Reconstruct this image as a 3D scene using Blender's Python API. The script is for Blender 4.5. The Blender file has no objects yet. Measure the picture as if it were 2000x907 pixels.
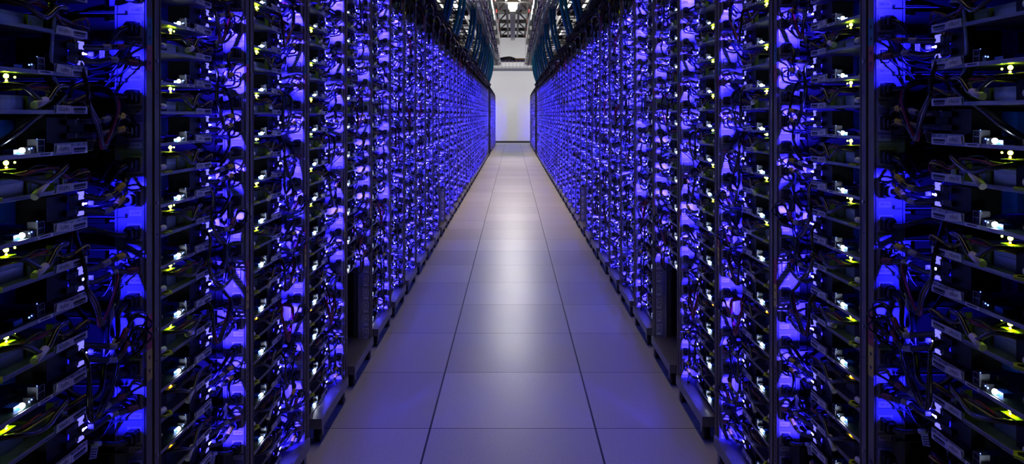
import bpy, math, random
from mathutils import Vector, Matrix
random.seed(7)
scn = bpy.context.scene
COL = scn.collection
PI = math.pi

# ------------------------------------------------------------------ constants
F = 1481.0; CAMH = 1.157; HZN = 225.0
DP = 0.68            # rack post inner x (PDU edge)
DT = 0.714           # tray front plane
GAP = 0.13           # PDU face to tray end
PIT = 0.0625
TILE = 0.6096
BAYY = [1.4206, 1.943, 2.483, 3.065, 3.617, 4.177, 4.724, 5.28, 5.88, 6.447, 6.97, 7.577]
y = BAYY[-1]
while y < 29.0:
    y += 0.5605
    if 21.4 < y < 23.0: y = 23.95
    BAYY.append(y)
NB = len(BAYY)
GAPY = max(q for q in BAYY if q < 23) + .08
LYO = -0.02; LZO = -0.0134       # the left row stands a little nearer and hangs a little lower
HI = 6                            # bays whose trays, cords and cables are built with parts
MID = 11                          # last bay whose trays are single things

# ------------------------------------------------------------------ materials
MATS = {}
def mat(name, col, rough=.5, metal=0., spec=.5, noise=0., nscale=40., emit=None, estr=0., bump=0., coat=0.):
    m = bpy.data.materials.new(name); m.use_nodes = True
    nt = m.node_tree; b = nt.nodes['Principled BSDF']
    b.inputs['Base Color'].default_value = (*col, 1)
    b.inputs['Roughness'].default_value = rough
    b.inputs['Metallic'].default_value = metal
    b.inputs['Specular IOR Level'].default_value = spec
    b.inputs['Coat Weight'].default_value = coat
    if noise or bump:
        tc = nt.nodes.new('ShaderNodeTexCoord'); nz = nt.nodes.new('ShaderNodeTexNoise')
        nz.inputs['Scale'].default_value = nscale; nz.inputs['Detail'].default_value = 3
        nt.links.new(tc.outputs['Object'], nz.inputs['Vector'])
        if noise:
            rp = nt.nodes.new('ShaderNodeMapRange')
            rp.inputs['To Min'].default_value = 1 - noise; rp.inputs['To Max'].default_value = 1 + noise
            nt.links.new(nz.outputs['Fac'], rp.inputs['Value'])
            mx = nt.nodes.new('ShaderNodeVectorMath'); mx.operation = 'SCALE'
            mx.inputs[0].default_value = col
            nt.links.new(rp.outputs['Result'], mx.inputs['Scale'])
            nt.links.new(mx.outputs['Vector'], b.inputs['Base Color'])
        if bump:
            bp = nt.nodes.new('ShaderNodeBump'); bp.inputs['Strength'].default_value = bump
            bp.inputs['Distance'].default_value = .01
            nt.links.new(nz.outputs['Fac'], bp.inputs['Height']); nt.links.new(bp.outputs['Normal'], b.inputs['Normal'])
    if emit:
        b.inputs['Emission Color'].default_value = (*emit, 1)
        b.inputs['Emission Strength'].default_value = estr
    MATS[name] = m
    return m
mat('post', (.185, .150, .085), .55, .1, noise=.18, nscale=60)
mat('post_dark', (.03, .03, .03), .5, .3)
mat('inner_dark', (.010, .010, .010), .8, spec=.2)
mat('pdu', (.40, .41, .44), .34, .15, noise=.10, nscale=90)
mat('pdu_grey', (.35, .35, .37), .4, .4)
mat('socket', (.85, .85, .85), .35)
mat('black', (.008, .008, .009), .6, spec=.25)
mat('cable_dull', (.005, .005, .006), .85, spec=.08)
mat('rubber', (.010, .010, .012), .28, spec=.6)
mat('cable', (.008, .008, .010), .22, spec=.7)
mat('label', (.82, .82, .84), .5)
mat('ivory', (.80, .78, .66), .5)
mat('ink', (.02, .02, .03), .6)
mat('tray', (.24, .235, .23), .42, .5, noise=.12, nscale=50)
mat('plate', (.80, .80, .84), .4, .1)
mat('pcb', (.008, .03, .022), .4)
mat('chip', (.015, .015, .018), .4)
mat('sink', (.30, .30, .33), .35, .8)
mat('disk', (.22, .22, .24), .35, .7)
mat('blueplastic', (.02, .10, .55), .4)
mat('yellowgreen', (.62, .78, .02), .4)
mat('yellow', (.70, .52, .04), .5)
mat('red', (.42, .02, .02), .5)
mat('maroon', (.16, .03, .05), .5)
mat('teal', (.02, .16, .20), .5)
mat('wire_red', (.22, .008, .012), .3)
mat('wire_yellow', (.50, .42, .02), .3)
mat('wire_black', (.01, .01, .012), .25)
mat('led_blue', (.1, .1, .5), .4, emit=(.020, .012, 1.0), estr=60000)
mat('led_blue_dim', (.1, .1, .5), .4, emit=(.012, .009, 1.0), estr=19000)
mat('led_slit', (.3, .3, .9), .4, emit=(.050, .042, 1.0), estr=1250)
mat('plate_glow', (.3, .3, .8), .4, emit=(.22, .20, 1.0), estr=1.15)  # blue light on the chassis plates, put in as emission
mat('led_white', (.8, .8, .9), .4, emit=(.70, .80, 1.0), estr=60)
mat('led_port', (.3, .4, .9), .4, emit=(.15, .25, 1.0), estr=4)
mat('led_green', (.4, .8, .1), .4, emit=(.52, 1.0, .03), estr=45)
mat('led_orange', (.9, .4, .05), .4, emit=(1.0, .38, .03), estr=30)
mat('wraplabel', (.34, .34, .33), .5)
mat('hose', (.012, .23, .36), .35)
mat('steel', (.06, .057, .06), .45, .5)
mat('steel_light', (.42, .40, .46), .35, .8)
mat('girder', (.020, .018, .018), .5, .2)
mat('batten', (.45, .44, .40), .5, noise=.25, nscale=6)
mat('box_dark', (.045, .045, .05), .4)
mat('box_mid', (.14, .14, .16), .4)
mat('box_light', (.62, .64, .70), .4)
mat('wall', (.78, .78, .80), .7, noise=.04, nscale=.7)
mat('ceiling', (.74, .74, .74), .7)
mat('skirting', (.02, .02, .02), .6)
mat('dark_wall', (.015, .015, .018), .9, spec=.1)
mat('lamp', (1, 1, 1), .4, emit=(1, .97, .90), estr=420)
mat('lamp_far', (1, 1, 1), .4, emit=(1, .97, .92), estr=4.5)
mat('orange_cable', (.55, .22, .04), .4)
mat('blue_cable', (.02, .06, .30), .4)

for q in ('plate_glow', 'led_port', 'led_white', 'led_orange'): MATS[q].cycles.emission_sampling = 'NONE'
# floor: raised-floor laminate tiles with dark joints
def floor_mat():
    m = bpy.data.materials.new('floor_tile'); m.use_nodes = True
    nt = m.node_tree; N = nt.nodes; L = nt.links; b = N['Principled BSDF']
    tc = N.new('ShaderNodeTexCoord'); sp = N.new('ShaderNodeSeparateXYZ'); L.new(tc.outputs['Object'], sp.inputs[0])
    def math_(op, a, bb=None, c=None):
        n = N.new('ShaderNodeMath'); n.operation = op
        for i, v in enumerate((a, bb, c)):
            if v is None: continue
            if isinstance(v, (int, float)): n.inputs[i].default_value = v
            else: L.new(v, n.inputs[i])
        return n.outputs[0]
    def line(src, off, half):
        t = math_('ADD', src, off); t = math_('DIVIDE', t, TILE); t = math_('ADD', t, 40.5)
        t = math_('FRACT', t); t = math_('SUBTRACT', t, .5); t = math_('ABSOLUTE', t); t = math_('MULTIPLY', t, TILE)
        return math_('LESS_THAN', t, half), t
    lx, _ = line(sp.outputs['X'], -TILE / 2, .0036)
    ly, _ = line(sp.outputs['Y'], -.3596, .0021)
    ln = math_('MAXIMUM', lx, ly)
    nz = N.new('ShaderNodeTexNoise'); nz.inputs['Scale'].default_value = 330; nz.inputs['Detail'].default_value = 2
    L.new(tc.outputs['Object'], nz.inputs['Vector'])
    cr = N.new('ShaderNodeValToRGB'); cr.color_ramp.elements[0].position = .38; cr.color_ramp.elements[1].position = .62
    cr.color_ramp.elements[0].color = (.52, .505, .485, 1); cr.color_ramp.elements[1].color = (.88, .85, .80, 1)
    L.new(nz.outputs['Fac'], cr.inputs[0])
    # each tile a slightly different tone
    cell = N.new('ShaderNodeTexWhiteNoise'); cell.noise_dimensions = '2D'
    cx = math_('FLOOR', math_('DIVIDE', math_('ADD', sp.outputs['X'], TILE / 2), TILE))
    cy = math_('FLOOR', math_('DIVIDE', math_('SUBTRACT', sp.outputs['Y'], .3596), TILE))
    cb = N.new('ShaderNodeCombineXYZ'); L.new(cx, cb.inputs[0]); L.new(cy, cb.inputs[1]); L.new(cb.outputs[0], cell.inputs['Vector'])
    tone = N.new('ShaderNodeMapRange'); tone.inputs['To Min'].default_value = .88; tone.inputs['To Max'].default_value = 1.06
    L.new(cell.outputs['Value'], tone.inputs['Value'])
    sc = N.new('ShaderNodeVectorMath'); sc.operation = 'SCALE'; L.new(cr.outputs[0], sc.inputs[0]); L.new(tone.outputs[0], sc.inputs['Scale'])
    mx = N.new('ShaderNodeMix'); mx.data_type = 'RGBA'; L.new(ln, mx.inputs[0]); L.new(sc.outputs[0], mx.inputs[6])
    mx.inputs[7].default_value = (.008, .008, .008, 1); L.new(mx.outputs[2], b.inputs['Base Color'])
    n2 = N.new('ShaderNodeTexNoise'); n2.inputs['Scale'].default_value = 2.2; n2.inputs['Detail'].default_value = 4
    L.new(tc.outputs['Object'], n2.inputs['Vector'])
    rr = N.new('ShaderNodeMapRange'); rr.inputs['To Min'].default_value = .28; rr.inputs['To Max'].default_value = .36
    L.new(n2.outputs['Fac'], rr.inputs['Value']); L.new(rr.outputs[0], b.inputs['Roughness'])
    b.inputs['Specular IOR Level'].default_value = .55
    bp = N.new('ShaderNodeBump'); bp.inputs['Strength'].default_value = .25; bp.inputs['Distance'].default_value = .0006
    L.new(nz.outputs['Fac'], bp.inputs['Height']); L.new(bp.outputs[0], b.inputs['Normal'])
    MATS['floor'] = m
floor_mat()

# ------------------------------------------------------------------ mesh builder
def catmull(pts, n=5):
    P = [Vector(p) for p in pts]
    if len(P) < 3: return P
    Q = [2 * P[0] - P[1]] + P + [2 * P[-1] - P[-2]]
    out = []
    for i in range(1, len(Q) - 2):
        a, b, c, d = Q[i - 1], Q[i], Q[i + 1], Q[i + 2]
        for k in range(n):
            t = k / n
            out.append(.5 * ((2 * b) + (c - a) * t + (2 * a - 5 * b + 4 * c - d) * t * t + (3 * b - a - 3 * c + d) * t ** 3))
    out.append(P[-1])
    return out

class MB:
    def __init__(s): s.v = []; s.f = []; s.m = []; s.mn = []; s.sm = []
    def mi(s, name):
        if name not in s.mn: s.mn.append(name)
        return s.mn.index(name)
    def face(s, idx, m, smooth=False): s.f.append(idx); s.m.append(s.mi(m)); s.sm.append(smooth)
    def box(s, x0, x1, y0, y1, z0, z1, m, M=None):
        b = len(s.v)
        c = [(x0, y0, z0), (x1, y0, z0), (x1, y1, z0), (x0, y1, z0), (x0, y0, z1), (x1, y0, z1), (x1, y1, z1), (x0, y1, z1)]
        if M is not None: c = [tuple(M @ Vector(p)) for p in c]
        s.v += c
        for q in ((0, 3, 2, 1), (4, 5, 6, 7), (0, 1, 5, 4), (1, 2, 6, 5), (2, 3, 7, 6), (3, 0, 4, 7)):
            s.face(tuple(b + i for i in q), m)
        return s
    def poly(s, pts, m):
        b = len(s.v); s.v += [tuple(p) for p in pts]; s.face(tuple(range(b, b + len(pts))), m); return s
    def prism(s, pts, d, m):
        # polygon pts extruded by vector d
        b = len(s.v); n = len(pts); d = Vector(d)
        s.v += [tuple(p) for p in pts] + [tuple(Vector(p) + d) for p in pts]
        s.face(tuple(range(b, b + n)), m); s.face(tuple(range(b + 2 * n - 1, b + n - 1, -1)), m)
        for i in range(n):
            j = (i + 1) % n; s.face((b + i, b + j, b + n + j, b + n + i), m)
        return s
    def tube(s, pts, r, m, sides=8, n=5, smooth=True, r2=None, closed=False):
        P = catmull(pts, n) if n > 1 else [Vector(p) for p in pts]
        N = len(P); b = len(s.v)
        T = [(P[min(i + 1, N - 1)] - P[max(i - 1, 0)]).normalized() for i in range(N)]
        up = Vector((0, 0, 1)) if abs(T[0].z) < .9 else Vector((1, 0, 0))
        nrm = T[0].cross(up).normalized()
        for i in range(N):
            nrm = (nrm - T[i] * nrm.dot(T[i])).normalized(); bi = T[i].cross(nrm)
            rr = r if r2 is None else r + (r2 - r) * i / max(1, N - 1)
            for k in range(sides):
                a = 2 * PI * k / sides
                s.v.append(tuple(P[i] + nrm * (rr * math.cos(a)) + bi * (rr * math.sin(a))))
        for i in range(N - 1):
            for k in range(sides):
                k2 = (k + 1) % sides
                s.face((b + i * sides + k, b + i * sides + k2, b + (i + 1) * sides + k2, b + (i + 1) * sides + k), m, smooth)
        s.face(tuple(b + k for k in reversed(range(sides))), m); e = b + (N - 1) * sides
        s.face(tuple(e + k for k in range(sides)), m)
        return s
    def ball(s, c, r, m, seg=8, rings=5):
        b = len(s.v); c = Vector(c)
        for i in range(1, rings):
            th = PI * i / rings
            for k in range(seg):
                a = 2 * PI * k / seg
                s.v.append(tuple(c + Vector((r * math.sin(th) * math.cos(a), r * math.sin(th) * math.sin(a), r * math.cos(th)))))
        t = len(s.v); s.v.append(tuple(c + Vector((0, 0, r)))); s.v.append(tuple(c - Vector((0, 0, r))))
        for k in range(seg):
            k2 = (k + 1) % seg
            s.face((b + k, b + k2, t), m, True); e = b + (rings - 2) * seg
            s.face((e + k2, e + k, t + 1), m, True)
            for i in range(rings - 2):
                s.face((b + i * seg + k, b + (i + 1) * seg + k, b + (i + 1) * seg + k2, b + i * seg + k2), m, True)
        return s
    def add(s, o, M):
        """append another builder, transformed"""
        b = len(s.v); s.v += [tuple(M @ Vector(p)) for p in o.v]
        flip = M.to_3x3().determinant() < 0
        ids = [s.mi(n) for n in o.mn]
        for f, mm, sm in zip(o.f, o.m, o.sm):
            q = tuple(b + i for i in f)
            s.f.append(q[::-1] if flip else q); s.m.append(ids[mm]); s.sm.append(sm)
        return s
    def text(s, body, size, M, m='ink', align='CENTER'):
        me = text_mesh(body, size, align)
        b = len(s.v); s.v += [tuple(M @ Vector(p)) for p in me[0]]
        for f in me[1]: s.face(tuple(b + i for i in f), m)
        return s
    def mesh(s, name):
        me = bpy.data.meshes.new(name)
        me.from_pydata(s.v, [], s.f)
        for n in s.mn: me.materials.append(MATS[n])
        me.polygons.foreach_set('material_index', s.m)
        me.polygons.foreach_set('use_smooth', s.sm)
        me.update()
        return me
    def build(s, name, parent=None, loc=(0, 0, 0)):
        return obj(name, s.mesh(name), parent, loc)

_TX = {}
def text_mesh(body, size, align):
    k = (body, size, align)
    if k in _TX: return _TX[k]
    cu = bpy.data.curves.new('t', 'FONT'); cu.body = body; cu.size = size; cu.align_x = align; cu.align_y = 'CENTER'
    cu.resolution_u = 2
    o = bpy.data.objects.new('t', cu); COL.objects.link(o)
    dg = bpy.context.evaluated_depsgraph_get()
    me = bpy.data.meshes.new_from_object(o.evaluated_get(dg))
    r = ([tuple(v.co) for v in me.vertices], [tuple(p.vertices) for p in me.polygons])
    bpy.data.objects.remove(o); bpy.data.curves.remove(cu); bpy.data.meshes.remove(me)
    _TX[k] = r
    return r

def obj(name, me, parent=None, loc=(0, 0, 0)):
    o = bpy.data.objects.new(name, me); COL.objects.link(o); o.location = loc
    if parent is not None: o.parent = parent
    return o
def tag(o, label=None, cat=None, group=None, kind=None):
    if label: o['label'] = label
    if cat: o['category'] = cat
    if group: o['group'] = group
    if kind: o['kind'] = kind
    return o
def struct(o): o['kind'] = 'structure'; return o
def empty(name, loc=(0, 0, 0)):
    o = bpy.data.objects.new(name, None); COL.objects.link(o); o.location = loc; o.empty_display_size = .05
    return o
KIDS = {}
def copy_tree(o, parent=None):
    c = o.copy(); COL.objects.link(c); c.parent = parent
    for ch in o.children: copy_tree(ch, c)
    return c
ORD = ['', 'first', 'second', 'third', 'fourth', 'fifth', 'sixth', 'seventh', 'eighth', 'ninth', 'tenth', 'eleventh', 'twelfth',
       'thirteenth', 'fourteenth', 'fifteenth', 'sixteenth', 'seventeenth', 'eighteenth', 'nineteenth', 'twentieth']
TENS = {20: ('twenty', 'twentieth'), 30: ('thirty', 'thirtieth'), 40: ('forty', 'fortieth'), 50: ('fifty', 'fiftieth')}
def ordn(n):
    if n < 21: return ORD[n]
    t, u = n // 10 * 10, n % 10
    return TENS[t][1] if u == 0 else TENS[t][0] + '-' + ORD[u]

# facing matrices for flat lettering
# text lying on a face whose outward normal is -x (towards the aisle); reading direction is -y (towards the camera)
def on_aisle(x, yy, z, rot=0.):
    return Matrix.Translation((x, yy, z)) @ Matrix(((0, 0, -1, 0), (-1, 0, 0, 0), (0, 1, 0, 0), (0, 0, 0, 1))) @ Matrix.Rotation(rot, 4, 'Z')
# text on a face whose outward normal is -y (towards the camera); reading direction +x
def on_front(x, yy, z):
    return Matrix.Translation((x, yy, z)) @ Matrix.Rotation(PI / 2, 4, 'X')

# ------------------------------------------------------------------ room shell
WY = 31.7
def shell():
    m = MB(); m.box(-4.2, 4.2, -3.0, WY + .1, -.1, 0, 'floor'); struct(m.build('floor'))
    m = MB(); m.box(-4.2, 4.2, WY, WY + .15, .0, 5.0, 'wall'); struct(m.build('wall_back'))
    m = MB(); m.box(-4.35, -4.2, -3, WY + .15, 0, 5.0, 'dark_wall'); struct(m.build('wall_left'))
    m = MB(); m.box(4.2, 4.35, -3, WY + .15, 0, 5.0, 'dark_wall'); struct(m.build('wall_right'))
    m = MB(); m.box(-4.35, 4.35, -3.15, -3.0, 0, 5.0, 'dark_wall'); struct(m.build('wall_front'))
    m = MB(); m.box(-4.35, 4.35, -3.15, WY + .15, 5.0, 5.1, 'ceiling'); struct(m.build('ceiling'))
    m = MB(); m.box(-4.2, 4.2, WY - .03, WY, 0, .075, 'skirting'); struct(m.build('baseboard_back'))
shell()

# ------------------------------------------------------------------ racks
def front_x(s, x): return x   # rack space is mirrored through the object scale
ZT_POST = 1.93; ZT_PDU = 1.87
LAB0 = 1.2395                     # height of one socket label; the rest are PIT apart
def post_mb(detail=True):
    m = MB(); z0 = .052; z1 = ZT_POST
    m.box(-.003, 0, .001, .0235, z0, z1, 'post')              # near flange, faces the aisle
    m.box(-.001, .0005, .0235, .0275, z0, z1, 'post_dark')
    m.box(-.004, 0, .0275, .0530, z0, z1, 'post')
    m.box(-.0055, -.004, .0275, .0295, z0, z1, 'post'); m.box(-.0055, -.004, .0510, .0530, z0, z1, 'post')
    m.box(0, .030, .0475, .0530, z0, z1, 'post_dark')
    if detail:
        z = z0 + .02
        while z < .50:                                          # slanted slots in the lower strip
            m.prism([(-.0033, .006, z), (-.0033, .016, z + .004), (-.0033, .016, z + .0095), (-.0033, .006, z + .0055)], (.0006, 0, 0), 'black'); z += .0125
        for zz in (.75, .99, 1.26, .51, 1.52, 1.77, .25):
            m.tube([(-.0062, .040, zz), (-.0038, .040, zz)], .0032, 'sink', 8, 1)
            m.tube([(-.0048, .040, zz - .06), (-.0038, .040, zz - .06)], .0018, 'post_dark', 6, 1)
    return m
def sticker_mb(zlo, zhi, col, up):
    m = MB(); h = zhi - zlo
    m.box(-.0036, -.003, .0015, .0225, zlo, zhi, col)
    for q in (.28, .72):
        zc = zlo + h * q; d = .0040 if up else -.0040
        m.prism([(-.0040, .012 - .0048, zc - d), (-.0040, .012 + .0048, zc - d), (-.0040, .012, zc + d)], (.0005, 0, 0), 'ink')
    return m
def base_mb():
    m = MB()
    m.box(-.014, .52, -.40, .03, .060, .064, 'tray'); m.box(-.014, -.011, -.40, .03, .064, .096, 'tray')
    m.box(-.011, .52, -.40, .03, .092, .096, 'tray'); m.box(-.011, .52, -.40, -.397, .064, .092, 'tray')
    for k in range(4):
        m.tube([(-.005, -.05 - k * .1, .0955), (-.005, -.05 - k * .1, .0970)], .004, 'sink', 8, 1)
    return m
def caster_mb(yc):
    m = MB()
    m.tube([(-.002, yc, .029), (.020, yc, .029)], .0285, 'black', 18, 1)
    m.tube([(-.004, yc, .029), (.022, yc, .029)], .009, 'sink', 10, 1)
    m.box(-.006, -.003, yc - .012, yc + .012, .024, .061, 'tray'); m.box(.021, .024, yc - .012, yc + .012, .024, .061, 'tray')
    return m
def back_mb():
    m = MB(); m.box(.575, .58, -.52, .045, .08, 1.93, 'dark_wall')  # dark sheet added to stop light leaking through the rack
    m.box(.545, .575, .005, .045, .052, ZT_POST, 'post_dark'); return m
def brace_mb():
    m = MB(); m.box(.0, .58, .005, .04, 1.90, 1.925, 'post_dark')
    m.box(.02, .045, -.52, .0, 1.905, 1.92, 'post_dark'); m.box(.545, .57, -.52, .0, 1.905, 1.92, 'post_dark'); return m
def side_mb():
    m = MB(); m.box(.0805, .545, .012, .016, .104, 1.90, 'inner_dark'); return m
def strip_mb(lit=True):
    m = MB()
    m.box(.0012, .050, 0, .045, .085, ZT_PDU, 'pdu')
    m.box(.050, .0535, -.003, .045, .085, ZT_PDU, 'pdu')
    m.box(.0545, .080, .028, .045, .085, ZT_PDU, 'pdu_grey')
    z = .09
    while z < ZT_PDU - .05:      # folded seam between the modules
        m.box(.001, .050, -.0006, 0, z + .0165, z + .0172, 'ink'); z += PIT * 4
    return m
def outlet_mb(hollow=True):
    m = MB(); w, h = .0135, .0160
    m.box(-w, w, -.0015, 0, -h, h, 'socket')
    c = .0055; a, b = .0100, .0125
    ring = [(-a, b - 0), (a - c, b), (a, b - c), (a, -b + c), (a - c, -b), (-a, -b)]
    m.prism([(p[0], -.0021, p[1]) for p in ring], (0, .0007, 0), 'black')
    a, b, c = .0078, .0100, .0045
    ring = [(-a, b - 0), (a - c, b), (a, b - c), (a, -b + c), (a - c, -b), (-a, -b)]
    m.prism([(p[0], -.0027, p[1]) for p in ring], (0, .0007, 0), 'socket')
    for dx, dz in ((.0022, .0055), (-.0022, 0), (.0022, -.0055)):
        m.box(dx - .003, dx + .003, -.0031, -.0026, dz - .0010, dz + .0010, 'ink')
    return m
def reclabel_mb(txt=None):
    m = MB(); m.box(-.0115, .0115, -.0007, 0, -.0056, .0056, 'label')
    if txt: m.text(txt, .0058, on_front(0, -.0009, 0))
    return m
def rec_no(i):      # numbers as read on the strip: topmost visible is REC 9
    return 'REC %d' % i if i < 10 else 'REC%d' % i

def zlabels():
    out = []
    for i in range(-13, 13):
        n = 12 + i; z = LAB0 - i * PIT
        if z > ZT_PDU - .06 or z < .10: continue
        out.append((n, z))
    return out
ZL = [(12 + i, LAB0 - i * PIT) for i in range(-10, 19) if .10 < LAB0 - i * PIT < ZT_PDU - .05]

post_me = post_mb(True).mesh('upright'); post_lo_me = post_mb(False).mesh('upright')
base_me = base_mb().mesh('base_plate'); cast_me = [caster_mb(-.35).mesh('caster'), caster_mb(.0).mesh('caster')]
back_me = back_mb().mesh('back_post_blocker'); brace_me = brace_mb().mesh('top_brace'); side_me = side_mb().mesh('side_panel')
strip_me = strip_mb().mesh('power_strip'); outlet_me = outlet_mb().mesh('outlet'); lab_plain_me = reclabel_mb().mesh('socket_label')
rec_me = {n: reclabel_mb(rec_no(n)).mesh('socket_label') for n, z in ZL}
st = [('teal', 1.288, 1.339, True), ('red', 1.240, 1.287, False), ('red', .7215, .785, True), ('yellow', .663, .7205, False)]
st_me = [sticker_mb(a, b, c, u).mesh('arrow_sticker') for c, a, b, u in st]
# far strip: sockets and labels in one mesh
fs = MB(); fs.add(strip_mb(), Matrix.Identity(4))
_ol = MB(); _ol.box(-.0135, .0135, -.0015, 0, -.016, .016, 'socket'); _ll = MB(); _ll.box(-.0115, .0115, -.0007, 0, -.0056, .0056, 'label')
for n, z in ZL:
    fs.add(_ol, Matrix.Translation((.018, 0, z + .027))); fs.add(_ll, Matrix.Translation((.0165, 0, z)))
far_strip_me = fs.mesh('power_strip')

SIDES = ((1, 'right', 0., 0.), (-1, 'left', LYO, LZO))
def yvis(z, dist): return HZN + F * (CAMH - z) / dist

def make_rack(bi, s, side, yo, zo):
    yb = BAYY[bi] + yo
    r = empty('server_rack', (s * DP, yb, 0)); r.scale = (s, 1, 1)
    hi = bi < HI
    obj('upright', post_me if bi < 12 else post_lo_me, r)
    obj('back_post_blocker', back_me, r); obj('top_brace', brace_me, r); obj('side_panel', side_me, r)
    obj('base_plate', base_me, r)
    if bi < 14: obj('caster', cast_me[0], r)
    obj('caster', cast_me[1], r)
    if hi:
        for me, (c, a, b, u) in zip(st_me, st): tag(obj('arrow_sticker', me, r), {'teal': 'teal', 'red': 'red', 'yellow': 'yellow'}[c] + ' sticker with two black arrows')
        ps = obj('power_strip', strip_me, r, (0, 0, zo))
        for n, z in ZL:
            if -60 < yvis(z + zo, yb) < 970:
                obj('outlet', outlet_me, ps, (.018, 0, z + .027))
                obj('socket_label', rec_me[n] if bi < 4 else lab_plain_me, ps, (.0165, 0, z))
    else:
        obj('power_strip', far_strip_me, r, (0, 0, zo))
    extra = ''
    tag(r, 'open server rack, %s from the camera in the %s row' % (ordn(bi + 1), side) if bi else 'open server rack nearest the camera in the %s row' % side,
        'server rack', 'server racks of the %s row' % side)
    return r
for s, side, yo, zo in SIDES:
    for bi in range(NB): make_rack(bi, s, side, yo, zo)

# ------------------------------------------------------------------ server trays
def barcode(m, x, y0, y1, z0, z1, mt='label', rows=True):
    """white sticker on the aisle face with printed bars; y0 > y1 (runs towards the camera)"""
    m.box(x - .0006, x, y1, y0, z0, z1, mt)
    rnd = random.Random(int(abs(y0) * 1e5) + 3)
    yy = y0 - .006; top = z1 - (z1 - z0) * .2; bot = z1 - (z1 - z0) * .58
    while yy > y1 + .006:
        w = rnd.choice((.0006, .0010, .0016)); m.box(x - .0010, x - .0005, yy - w, yy, bot, top, 'ink'); yy -= w + rnd.choice((.0006, .001))
    if rows:
        yy = y0 - .008
        while yy > y1 + .008:
            w = rnd.choice((.0016, .0022)); m.box(x - .0010, x - .0005, yy - w, yy, z0 + (z1 - z0) * .16, z0 + (z1 - z0) * .30, 'ink'); yy -= w + .0007
    return m
def main_sheet(detail=True):
    m = MB()
    m.box(0, .50, -.40, 0, -.0092, -.0080, 'tray')
    m.box(-.0014, 0, -.092, 0, -.0092, .0095, 'tray')
    m.box(-.0014, 0, -.40, -.092, -.0092, -.0030, 'tray')
    m.box(0, .50, -.0012, 0, -.0080, .003, 'tray')
    if detail:
        for yy in (-.010, -.026, -.045, -.062, -.078):
            m.tube([(-.0018, yy, .0062), (-.0012, yy, .0062)], .0016, 'ink', 8, 1)
        m.box(-.0018, -.0012, -.089, -.085, .000, .006, 'ink')
    return m
def drive_sheet():
    m = MB()
    m.box(0, .50, -.40, 0, -.0068, -.0056, 'tray')
    m.box(-.0014, 0, -.092, 0, -.0068, .0062, 'tray')
    m.box(-.0014, 0, -.40, -.092, -.0068, -.0008, 'tray')
    m.box(-.0030, -.0014, -.40, -.092, -.0068, -.0055, 'tray')
    m.box(0, .50, -.0012, 0, -.0056, .003, 'tray')
    return m
def board_mb():
    m = MB()
    m.box(.004, .36, -.392, -.006, -.0050, -.0034, 'pcb')
    rnd = random.Random(5)
    for k in range(26):
        x = rnd.uniform(.01, .30); yy = rnd.uniform(-.38, -.08); a = rnd.uniform(.003, .012); h = rnd.uniform(.002, .006)
        m.box(x, x + a, yy - a, yy, -.0034, -.0034 + h, rnd.choice(('chip', 'chip', 'sink', 'disk')))
    for k in range(9):
        m.tube([(.03 + .004 * k, -.19 - .010 * k, -.0034), (.03 + .004 * k, -.19 - .010 * k, .006)], .0032, rnd.choice(('disk', 'chip')), 8, 1)
    return m
def memory_mb():
    m = MB()
    for k in range(4):
        yy = -.215 - k * .011
        m.box(.04, .16, yy - .0035, yy + .0035, -.0034, .002, 'blueplastic')
        m.box(.045, .155, yy - .0006, yy + .0006, .0, .026, 'pcb')
        for q in range(6): m.box(.050 + q * .017, .062 + q * .017, yy - .002, yy + .002, .006, .020, 'chip')
    return m
def sink_mb():
    m = MB(); m.box(.10, .17, -.18, -.11, -.0034, .004, 'sink')
    for k in range(12): m.box(.10 + k * .006, .1015 + k * .006, -.18, -.11, .004, .030, 'sink')
    return m
def duct_mb():
    m = MB()
    m.prism([(.075, -.020, .046), (.075, -.105, .046), (.075, -.105, .012), (.075, -.070, .006), (.075, -.060, .016), (.075, -.020, .016)], (.003, 0, 0), 'blueplastic')
    m.box(.078, .15, -.105, -.1035, .012, .046, 'blueplastic'); m.box(.078, .15, -.105, -.020, .0445, .046, 'blueplastic')
    return m
def nic_mb():
    m = MB()
    m.box(.006, .060, -.090, -.0025, .0095, .0110, 'black')
    m.box(.012, .060, -.090, -.034, .0110, .0500, 'black')
    m.box(.004, .0085, -.050, -.016, .0150, .0245, 'black')       # two plug bodies above and below the light
    m.box(.004, .0085, -.050, -.016, .0375, .0470, 'black')
    shield(m)
    m.box(.0035, .0045, -.026, -.024, .0160, .0235, 'disk'); m.box(.0035, .0045, -.026, -.024, .0385, .0460, 'disk')
    return m
def glow_plate_mb(z0, z1):
    m = MB(); m.box(.0040, .0055, -.0175, -.0005, z0, z1, 'plate_glow'); return m  # chassis plate given its own glow to look LED-lit
def screw_mb():
    m = MB(); m.tube([(.002, -.0205, .0475), (.006, -.0205, .0475)], .0016, 'plate', 8, 1); return m
def slit(m):
    m.box(-.0004, .0060, -.0150, .0000, .0285, .0335, 'black')
    m.poly([(-.0006, -.0005, .0300), (-.0006, -.0095, .0300), (-.0006, -.0095, .0320), (-.0006, -.0005, .0320)], 'led_slit')
    m.poly([(-.0006, -.0095, .0295), (-.0006, -.0105, .0289), (-.0006, -.0125, .0289), (-.0006, -.0138, .0300), (-.0006, -.0138, .0320), (-.0006, -.0125, .0331), (-.0006, -.0105, .0331), (-.0006, -.0095, .0325)], 'led_slit')
def emitter(m, mt):  # hidden recessed panel added to throw the LED's blue onto the strip
    m.poly([(.0335, -.0305, .0290), (.0265, -.0305, .0290), (.0265, -.0305, .0330), (.0335, -.0305, .0330)], mt)
    return m
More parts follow.
